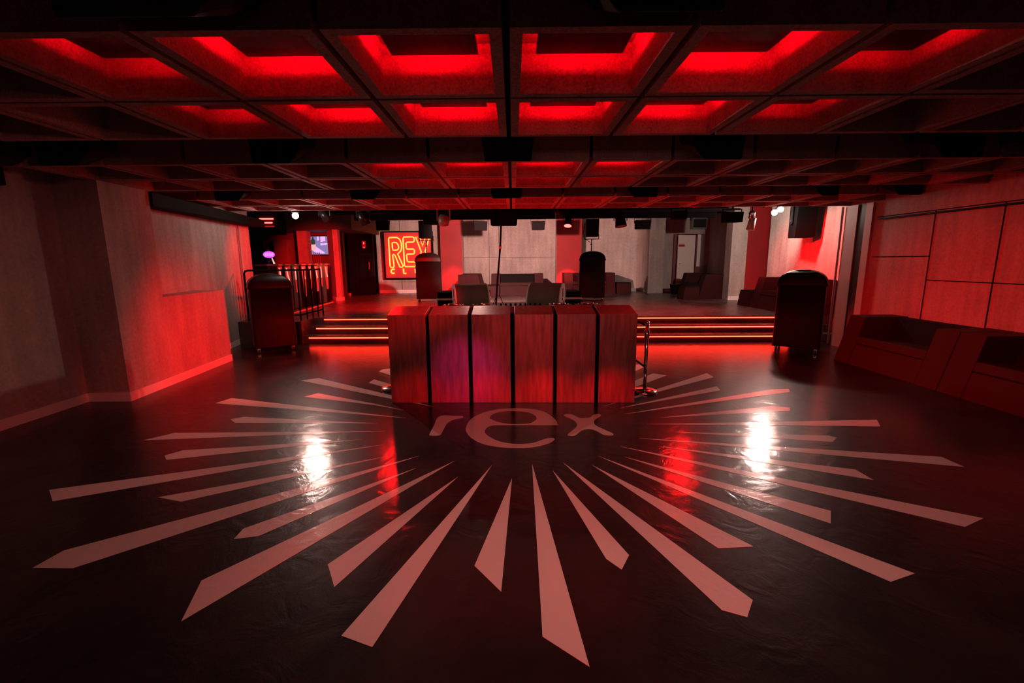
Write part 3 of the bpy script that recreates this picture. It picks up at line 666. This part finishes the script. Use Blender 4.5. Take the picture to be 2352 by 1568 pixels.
# pipes
o = build(MB().tube([(-6.07, 10.35, .12), (-6.05, 10.35, .5), (-6.05, 10.35, 2.70)], .022).lathe([(.035, 0), (.035, .05)], (-6.05, 10.35, .55)).lathe([(.035, 0), (.035, .05)], (-6.05, 10.35, 2.60)), 'pipe', mat('pipe_paint', (.4, .33, .3), .45)); tag(o, 'thin vertical pipe on the left wall behind the covered stack', 'pipe')
o = build(MB().tube([(6.50, 9.29, .02), (6.50, 9.29, 2.74)], .022), 'pipe', PANELW); tag(o, 'thin vertical pipe at the right stage corner, beside the grey panel', 'pipe')

# ================================================================ NEON SIGN
Z3 = lambda l, Y=18.78: [at(720+x*.10204, 470+y*.10204, Y) for x, y in l]
sg = thing('neon_sign', 'framed red neon sign reading REX CLUB on the back wall', 'neon sign', (-4.2, 18.85, 1.13))
a = at(882, 534, 18.85); b = at(995, 637, 18.85)
build(MB().box(a.x, b.x, 18.82, 18.9, b.z, a.z), 'backboard', SIGNRED, sg)
fr = MB(); fw = .045
fr.box(a.x-fw, b.x+fw, 18.72, 18.9, a.z, a.z+fw).box(a.x-fw, b.x+fw, 18.72, 18.9, b.z-fw, b.z).box(a.x-fw, a.x, 18.72, 18.9, b.z, a.z).box(b.x, b.x+fw, 18.72, 18.9, b.z, a.z)
build(fr, 'frame', BLACK, sg)
Rr = [(1705, 742), (1780, 736), (1880, 737), (1940, 780), (1975, 860), (1983, 960), (1965, 1040), (1895, 1108), (1950, 1230), (2020, 1380), (2000, 1405), (1945, 1403), (1900, 1300), (1835, 1140), (1800, 1115), (1780, 1140), (1800, 1270), (1815, 1385), (1800, 1410), (1740, 1410), (1725, 1370), (1705, 1050), (1690, 765)]
Ri = [(1770, 862), (1800, 848), (1860, 850), (1905, 900), (1918, 970), (1895, 1015), (1850, 1022), (1790, 1022), (1775, 960)]
Ee = [(2015, 760), (2030, 727), (2225, 722), (2262, 740), (2268, 820), (2245, 840), (2105, 842), (2080, 870), (2088, 975), (2110, 1000), (2245, 997), (2272, 1020), (2270, 1090), (2250, 1108), (2115, 1110), (2095, 1140), (2112, 1265), (2140, 1288), (2275, 1285), (2300, 1310), (2300, 1375), (2280, 1392), (2070, 1393), (2048, 1370), (2030, 1050)]
Xx = [(2300, 727), (2390, 724), (2455, 930), (2520, 722), (2612, 718), (2515, 1050), (2635, 1385), (2540, 1388), (2470, 1180), (2405, 1390), (2325, 1390), (2425, 1060)]
for nm, loops in (('letter_r', (Rr, Ri)), ('letter_e', (Ee,)), ('letter_x', (Xx,))):
    mb = MB()
    for l in loops: mb.tube(Z3(l), .026, 8, True)
    build(mb, nm, NEON, sg)
Cc = [(1825, 1455), (1775, 1450), (1750, 1480), (1748, 1520), (1775, 1543), (1822, 1540)]
Ll = [(2025, 1435), (2032, 1545), (2085, 1545)]
Uu = [(2290, 1440), (2298, 1530), (2325, 1548), (2355, 1528), (2352, 1440)]
Bb = [(2545, 1440), (2550, 1545), (2600, 1540), (2610, 1510), (2560, 1492), (2600, 1475), (2595, 1445), (2548, 1440)]
for nm, l in (('letter_c', Cc), ('letter_l', Ll), ('letter_u', Uu), ('letter_b', Bb)): build(MB().tube(Z3(l), .03, 8), nm, NEON, sg)

# ================================================================ SPEAKERS AND FIXTURES OVERHEAD
def hang_speaker(cx, cy, lab, w=.46, d=.36, h=.30, cut=0, zb=2.655):
    t = thing('ceiling_speaker', lab, 'speaker', (cx, cy, zb), 0, 'black speakers hanging in the ceiling channels')
    a, b = cx-w/2, cx+w/2; y0, y1 = cy-d/2, cy+d/2
    c0 = .10 if cut < 0 else .02; c1 = .10 if cut > 0 else .02
    prof = [(a+c0, 0), (b-c1, 0), (b-.012 if cut <= 0 else b, .02 if cut <= 0 else .12), (b+.02, h), (a-.02, h), (a+.012 if cut >= 0 else a, .02 if cut >= 0 else .12)]
    n = 6; mb = MB()                         # tilted towards the dance floor: the underside rises to the back
    mb.add([(x, y0, zb+z) for x, z in prof]+[(x, y1, zb+z*(h-.17)/h+.17) for x, z in prof], [tuple(range(n))[::-1], tuple(range(n, 2*n))]+[(i, (i+1) % n, n+(i+1) % n, n+i) for i in range(n)])
    build(mb, 'cabinet', BLACK, t, .012)
    build(MB().box(a+.05, b-.05, y0-.004, y0+.01, zb+.05, zb+h-.03), 'grille', BLACK, t)
    build(MB().box(cx-.015, cx+.015, cy-.02, cy+.02, zb+h, 3.42).box(a+.02, b-.02, cy-.02, cy+.02, zb+h, zb+h+.015), 'bracket', BLACK, t)
for cx, lab, cut in ((-4.12, 'far left', 1), (-2.165, 'second from the left', 1), (-.035, 'centre', 0), (1.89, 'right of centre', -1), (4.08, 'second from the right', -1), (5.0, 'far right', -1)):
    hang_speaker(cx, 4.58, 'black speaker hanging in the first ceiling channel, %s' % lab, cut=cut, zb=2.645)
for cx, lab, cut in ((-4.2, 'far left', 1), (-2.18, 'second from the left', 1), (-.08, 'centre, above the booth', 0), (1.94, 'right of centre', -1), (4.67, 'second from the right', -1), (5.86, 'far right, by the wall', -1)):
    hang_speaker(cx, 7.22, 'black speaker hanging in the second ceiling channel, %s' % lab, cut=cut, zb=2.665, w=.36 if abs(cx-4.67) < .1 else .46)
hang_speaker(-1.36, 2.0, 'large black speaker nearest the camera, top left of the photo', .62, .34, .3, 1, 2.63)
hang_speaker(.54, 2.0, 'black speaker nearest the camera, top right of centre', .50, .34, .3, -1, 2.63)
hang_speaker(-5.02, 4.58, 'black box cut by the left photo edge under the ceiling', .5, .4, .3, 1, 2.6)
o = build(MB().hexa([(-5.50, 3.1, 2.56), (-5.2, 3.1, 2.56), (-5.2, 4.9, 2.56), (-5.50, 4.9, 2.56)], [(-5.50, 3.1, 2.745), (-5.2, 3.1, 2.745), (-5.2, 4.9, 2.745), (-5.50, 4.9, 2.745)]), 'duct', BLACK, None, .01); tag(o, 'black duct under the ceiling at the near left wall', 'duct')
o = build(MB().hexa([(-5.30, 6.62, 2.55), (-5.03, 6.62, 2.55), (-5.80, 11.0, 2.58), (-6.1, 11.0, 2.58)], [(-5.30, 6.62, 2.745), (-5.03, 6.62, 2.745), (-5.80, 11.0, 2.745), (-6.1, 11.0, 2.745)]), 'duct', BLACK, None, .01); tag(o, 'long black duct along the top of the left wall towards the bar', 'duct')
o = build(MB().tube([(6.53, -3, 2.43), (6.53, 8.4, 2.43)], .016), 'conduit', BLACK); tag(o, 'thin dark conduit along the upper right wall', 'pipe')

# lighting truss over the stage front
tr = thing('lighting_truss', 'black lighting truss bar across the stage front', 'truss', (0, 11.55, 2.95))
for y, z in ((11.4, 2.94), (11.7, 2.94), (11.55, 3.15)): build(MB().cyl((-4.4, y, z), (5.5, y, z), .026, n=10), 'chord', BLACK, tr)
lc = MB()
for k in range(33):
    x = -4.4+.3*k; lc.cyl((x, 11.4, 2.94), (x+.15, 11.55, 3.15), .01, n=6, cap=False); lc.cyl((x+.15, 11.55, 3.15), (x+.3, 11.7, 2.94), .01, n=6, cap=False)
build(lc, 'lacing', BLACK, tr)
for x in (-3.6, -1.1, 1.5, 4.2): build(MB().cyl((x, 11.55, 3.15), (x, 11.55, 3.41), .02, n=8), 'hanger', BLACK, tr)
for nm, z0, z1, x0, x1, y in (('back panel', 2.70, 3.38, -4.1, 5.3, 12.2),):
    o = build(MB().box(x0, x1, y, y+.06, z0+.12, z1), 'hanging_cloth', BLACK); tag(o, 'black cloth border hanging across the stage above the fixtures', 'curtain')
def yoke(mb, x, y, z, w, top):
    mb.box(x-w-.012, x-w, y-.015, y+.015, z, z+.16).box(x+w, x+w+.012, y-.015, y+.015, z, z+.16).box(x-w-.012, x+w+.012, y-.015, y+.015, z+.16, z+.172).cyl((x, y, z+.17), (x, y, top), .012, n=8)
def fixture_box(u0, u1, v0, v1, Y, lab, m=BLACK, d=.25, lens=None, name='spotlight', cat='stage light'):
    a = at(u0, v0, Y); b = at(u1, v1, Y); cx = (a.x+b.x)/2; w = (b.x-a.x)/2; z0, z1 = b.z, a.z
    t = thing(name, lab, cat, (cx, Y+d/2, z0))
    build(MB().hexa([(cx-w*.92, Y, z0), (cx+w*.92, Y, z0), (cx+w*.86, Y+d, z0+.01), (cx-w*.86, Y+d, z0+.01)], [(cx-w, Y, z1), (cx+w, Y, z1), (cx+w*.9, Y+d, z1), (cx-w*.9, Y+d, z1)]), 'housing', m, t, .012)
    y_ = MB(); yoke(y_, cx, Y+d/2, z1-.1, w+.004, 3.40); build(y_, 'yoke', BLACK, t)
    for k in range(4): pass
    build(MB().box(cx-w*.8, cx+w*.8, Y-.006, Y+.004, z0+(z1-z0)*.15, z0+(z1-z0)*.85), 'front_glass', BLACK, t)
    return t
fixture_box(862, 893, 506, 529, 15.4, 'black box floodlight hanging left above the neon sign')
fixture_box(1088, 1120, 508, 529, 15.4, 'black box floodlight hanging right of the left red pillar')
fixture_box(1220, 1252, 507, 528, 15.4, 'black box floodlight hanging left of the right red pillar')
fixture_box(1460, 1496, 505, 526, 15.4, 'black box floodlight hanging before the pale right wall')
fixture_box(1590, 1625, 499, 526, 15.4, 'dark floodlight hanging above the white door', BLKG)
fixture_box(1124, 1190, 484, 517, 10.35, 'large black projector in the middle of the truss', BLACK, .4, name='hanging_projector', cat='projector')
fixture_box(902, 962, 484, 503, 10.3, 'wide black box under the ceiling above the neon sign', BLACK, .35)
fixture_box(970, 1012, 484, 515, 10.7, 'black box beside the pale moving light on the truss', BLACK, .3)
fixture_box(1368, 1404, 484, 500, 10.6, 'flat black box on the truss right of the right stage stack', BLACK, .3)
fixture_box(1668, 1708, 486, 510, 10.6, 'black box at the right end of the truss', BLACK, .3)
fixture_box(1548, 1580, 484, 503, 10.6, 'black box on the truss left of the white door', BLACK, .3)
fixture_box(1290, 1345, 484, 500, 10.9, 'black box on the truss above the right red pillar', BLACK, .3)
def par(u, v, Y, lab, lean=(.0, -.6, -.8), r=.10, L=.26, m=BLACK, lensm=GREYM):
    p = at(u, v, Y); d = Vector(lean).normalized()
    t = thing('par_spotlight', lab, 'stage light', tuple(p))
    build(MB().cyl(p-d*L*.5, p+d*L*.5, r*.72, r, 20), 'housing', m, t)
    build(MB().cyl(p+d*(L*.5-.012), p+d*(L*.5+.003), r*.9, n=20), 'lens', lensm, t)
    y_ = MB(); yoke(y_, p.x, p.y, p.z-.02, r+.01, 3.40); build(y_, 'yoke', m, t)
    return t
par(745, 494, 10.6, 'black par can with pale glinting rim, left end of the truss', (.5, .3, -.8), .11, .26, BLKG, ALU)
par(834, 500, 10.6, 'black par can tilted down left of the floodlight above the sign', (.3, .3, -.9), .13, .3, BLKG, ALU)
par(1425, 505, 10.6, 'black par can pointing down right of the right stage stack', (.1, -.2, -1), .13, .3)
par(1305, 507, 10.5, 'black par can with red glowing lens before the right red pillar', (-.1, -.35, -.9), .09, .24, BLACK, REDLED)
par(1283, 488, 10.6, 'small black par can left of the red glowing one', (.2, .4, -.8), .09, .22, BLKG, ALU)
t = thing('moving_spotlight', 'pale grey moving head light before the left red pillar', 'stage light', tuple(at(1018, 500, 10.5)))
p = at(1019, 505, 10.5)
build(MB().lathe([(.04, -.14), (.10, -.13), (.125, -.05), (.12, .06), (.08, .12)], p), 'head', GREYM, t)
build(MB().box(p.x-.15, p.x-.125, p.y-.03, p.y+.03, p.z-.02, p.z+.22).box(p.x+.125, p.x+.15, p.y-.03, p.y+.03, p.z-.02, p.z+.22), 'yoke', GREYM, t)
build(MB().box(p.x-.16, p.x+.16, p.y-.1, p.y+.1, p.z+.22, p.z+.31).cyl((p.x, p.y, p.z+.31), (p.x, p.y, 3.41), .02), 'base', BLACK, t)
p = at(1726, 508, 10.5)
t = thing('scanner_spotlight', 'pale elongated scanner light hanging beside the right white lamp', 'stage light', tuple(p))
build(MB().cyl(p+Vector((.03, 0, .07)), p+Vector((-.02, 0, -.19)), .07, .085, 16), 'head', GREYM, t)
build(MB().lathe([(.05, .05), (.075, .08), (.06, .14), (.07, .17), (.05, .22), (.02, .23)], p), 'neck', CHROME, t)
build(MB().cyl(p+Vector((0, 0, .22)), (p.x, p.y, 3.41), .015), 'stem', BLACK, t)
o = build(MB().tube([at(1152, 481, 9.6)+Vector((0, 0, .66)), at(1152, 481, 9.6), at(1149, 568, 9.6), at(1143, 640, 9.6), at(1139, 702, 9.6), Vector((at(1139, 702, 9.6).x, 9.6, .03))], .019, 8), 'hanging_cable', BLACK)
tag(o, 'thick black cable hanging from the ceiling down behind the DJ booth', 'cable')
q = at(1149, 568, 9.6); build(MB().cyl(q+Vector((0, 0, -.03)), q+Vector((.003, 0, .03)), .026), 'connector', ALU, o)
# wall speaker right
t = thing('wall_speaker', 'black speaker hung high on the pale right stage wall beside the white lamp', 'speaker', (6.85, 11, 2.24))
a = at(1826, 476, 10.9); b = at(1873, 545, 10.9)
build(MB().hexa([(a.x+.05, 10.9, b.z), (b.x-.02, 10.9, b.z), (b.x, 11.25, b.z), (a.x+.1, 11.25, b.z)], [(a.x+.05, 10.85, a.z+.05), (b.x-.02, 10.85, a.z+.05), (b.x, 11.25, a.z+.05), (a.x+.1, 11.25, a.z+.05)]), 'cabinet', BLACK, t, .01)
for xx in (a.x+.01, b.x+.005): build(MB().box(xx, xx+.025, 11.0, 11.06, 2.55, 3.4).cyl((xx-.015, 11.03, 2.62), (xx+.04, 11.03, 2.62), .03), 'bracket', BLKG, t)
# the two white work lamps
LPL = Vector((-4.43, 9.62, 2.72)); LPR = at(1793, 481, 10.75); LPR2 = at(1779, 488, 10.72)
t = thing('work_lamp', 'dazzling round white lamp under the ceiling at the left, above the bar rail', 'lamp', tuple(LPL))
build(MB().lathe([(.03, .10), (.07, .09), (.08, .05), (.08, .04), (.03, .03)], LPL, 20).cyl(LPL+Vector((0, 0, .09)), (LPL.x, LPL.y, 3.41), .012), 'socket', BLACK, t)
ob = bmesh.new(); bmesh.ops.create_uvsphere(ob, u_segments=20, v_segments=12, radius=.062); me = bpy.data.meshes.new('bulb'); ob.to_mesh(me); ob.free(); me.materials.append(LAMPW)
for p_ in me.polygons: p_.use_smooth = True
bl = bpy.data.objects.new('bulb', me); COL.objects.link(bl); bl.parent = t
bl.location = (0, 0, -.02)
t2 = thing('work_lamp', 'pair of dazzling white lamp heads under the ceiling at the right, by the wall speaker', 'lamp', tuple(LPR))
for q in (LPR, LPR2):
    b2 = bl.copy(); COL.objects.link(b2); b2.parent = t2; b2.location = q-LPR+Vector((0, 0, 0))
build(MB().tube([LPR+Vector((0, 0, .06)), LPR+Vector((0, 0, .2)), (LPR.x, LPR.y, 3.41)], .014).tube([LPR+Vector((0, 0, .12)), LPR2+Vector((0, 0, .06))], .014), 'bracket', BLACK, t2)
for a_, b_ in (((2.9, 10.3), (3.0, 10.5)), ):
    pass

# ================================================================ LIGHT
WARM = (1, .60, .50)
light('SPOT', 'work_light_left', LPL+Vector((0, -.05, -.10)), WARM, 230, .05, (.6, 4.2, -.6), 76, .5)
light('POINT', 'work_glow_left', LPL+Vector((.0, -.02, -.09)), WARM, 22, .05)
light('SPOT', 'work_light_right', LPR+Vector((0, -.06, -.11)), WARM, 330, .05, (.3, 4.6, -.8), 66, .5)
light('POINT', 'work_glow_right', LPR+Vector((-.1, .0, -.10)), (1, .72, .6), 45, .05)
light('SPOT', 'work_light_right_back', LPR2+Vector((0, .06, -.10)), (1, .74, .62), 330, .06, (6.95, 14.2, 2.5), 90, .6)
light('SPOT', 'work_light_stage', (-.5, 12.45, 2.76), (1, .50, .42), 2300, .05, (-.5, 18.9, 1.9), 98, .35)
def area(name, loc, aim, col, power, sx, sy, spread=180):
    l = bpy.data.lights.new(name, 'AREA'); l.shape = 'RECTANGLE'; l.size = sx; l.size_y = sy; l.color = col; l.energy = power; l.spread = math.radians(spread)
    o = bpy.data.objects.new(name, l); COL.objects.link(o); o.location = loc
    o.rotation_euler = (Vector(aim)-Vector(loc)).to_track_quat('-Z', 'Y').to_euler(); return o
area('room_fill', (.5, 1.2, 2.5), (.6, 3.4, 0), (1, .36, .30), 17, 3.0, .25, 120)  # added soft fill for the near floor and booth, no known lamp
RED = (1, .004, .006)
light('SPOT', 'red_wash_left_wall', (1.0, 4.45, 2.58), RED, 3600, .06, (-5.1, 7.9, -.1), 38, 1)
light('SPOT', 'red_wash_right_wall', (-1.0, 4.45, 2.58), RED, 2000, .06, (6.2, 6.6, .2), 42, 1)
light('SPOT', 'red_wash_pillar_left', (-2.0, 15.9, 2.9), (1, .1, .1), 900, .05, (-2.42, 18.5, .9), 24, .9)
light('SPOT', 'red_wash_pillar_right', (1.8, 15.9, 2.9), (1, .1, .1), 1100, .05, (2.24, 18.5, .7), 22, .6)
light('SPOT', 'red_wash_stage_right', (5.0, 9.95, 2.5), RED, 1000, .05, (7.26, 10.5, 1.7), 62, .8)
light('SPOT', 'red_wash_bar', (-4.6, 11.0, 2.4), RED, 1900, .05, (-6.3, 15.6, 1.5), 40, .6)
light('SPOT', 'red_wash_bar_wall', (-2.6, 11.2, 2.5), RED, 900, .05, (-6.2, 10.7, 1.7), 40, .8)
light('SPOT', 'red_wash_stage_floor', (-2.6, 12.4, 2.9), RED, 1600, .05, (-3.4, 13.6, .5), 110, .8)
light('SPOT', 'red_wash_stage_edge', (3.4, 11.0, 2.9), (1, .06, .05), 600, .05, (3.6, 11.6, .5), 110, .8)
light('SPOT', 'red_wash_stage_wall', (3.4, 11.0, 2.8), RED, 1000, .05, (7.26, 12.0, 1.75), 36, .9)
light('POINT', 'red_booth_back_fill', (-.05, 7.85, .45), RED, 160, .06)  # added unseen point behind the booth that reddens the ceiling ribs
light('SPOT', 'desk_fill', (.45, 4.5, 2.7), (1, .74, .6), 34, .05, (-.1, 6.5, 1.25), 46, .8)  # added spot to brighten the monitor grilles, without a fixture
light('SPOT', 'left_wall_fill', (.0, .8, 2.5), (1, .22, .19), 150, .08, (-5.4, 5.0, .6), 46, .9)  # added weak spot that lifts the near left wall
light('SPOT', 'red_par_left', (-2.62, 9.45, 2.72), RED, 150, .05, (-1.38, 4.0, .0), 15, .8)
light('SPOT', 'red_par_right', (3.65, 9.45, 2.76), RED, 160, .06, (1.0, 3.0, .8), 50, .8)
light('SPOT', 'white_par', (-.78, 9.4, 2.74), WARM, 25, .03, (-.2, 2.0, .8), 34, .8)
light('POINT', 'red_recess_fill', (7.65, 13.75, .9), RED, 6, .05)  # added unseen point that reddens the recess
light('SPOT', 'magenta_booth_fill', (-1.0, -2.9, .7), (1, .02, .25), 420, .05, (-.60, 5.5, .35), 8, 1)  # added low spot behind the camera, tints the booth front magenta
light('SPOT', 'red_booth_fill', (0, -2.9, .5), (1, .012, .016), 110, .05, (0, 5.5, .6), 26, 1)  # added broad red fill for the booth front, from behind the camera
for k in range(4): light('SPOT', 'red_booth_foot_fill', (-1.2+.8*k, -2.9, .2), (1, .0, .006), 1200, .05, (-1.2+.8*k, 5.5, -.08), 8, 1)  # added row of unseen low spots reddening the foot of the booth
w = bpy.data.worlds.new('world'); S.world = w; w.use_nodes = True
w.node_tree.nodes['Background'].inputs[0].default_value = (.02, .002, .002, 1); w.node_tree.nodes['Background'].inputs[1].default_value = .2
S.view_settings.view_transform = 'Standard'; S.view_settings.look = 'None'; S.view_settings.gamma = 1; S.view_settings.use_curve_mapping = False
S.view_settings.exposure = 0
S.cycles.use_denoising = True
S.cycles.max_bounces = 5; S.cycles.diffuse_bounces = 3; S.cycles.glossy_bounces = 3; S.cycles.use_adaptive_sampling = True; S.cycles.adaptive_threshold = .03; S.cycles.sample_clamp_indirect = 6
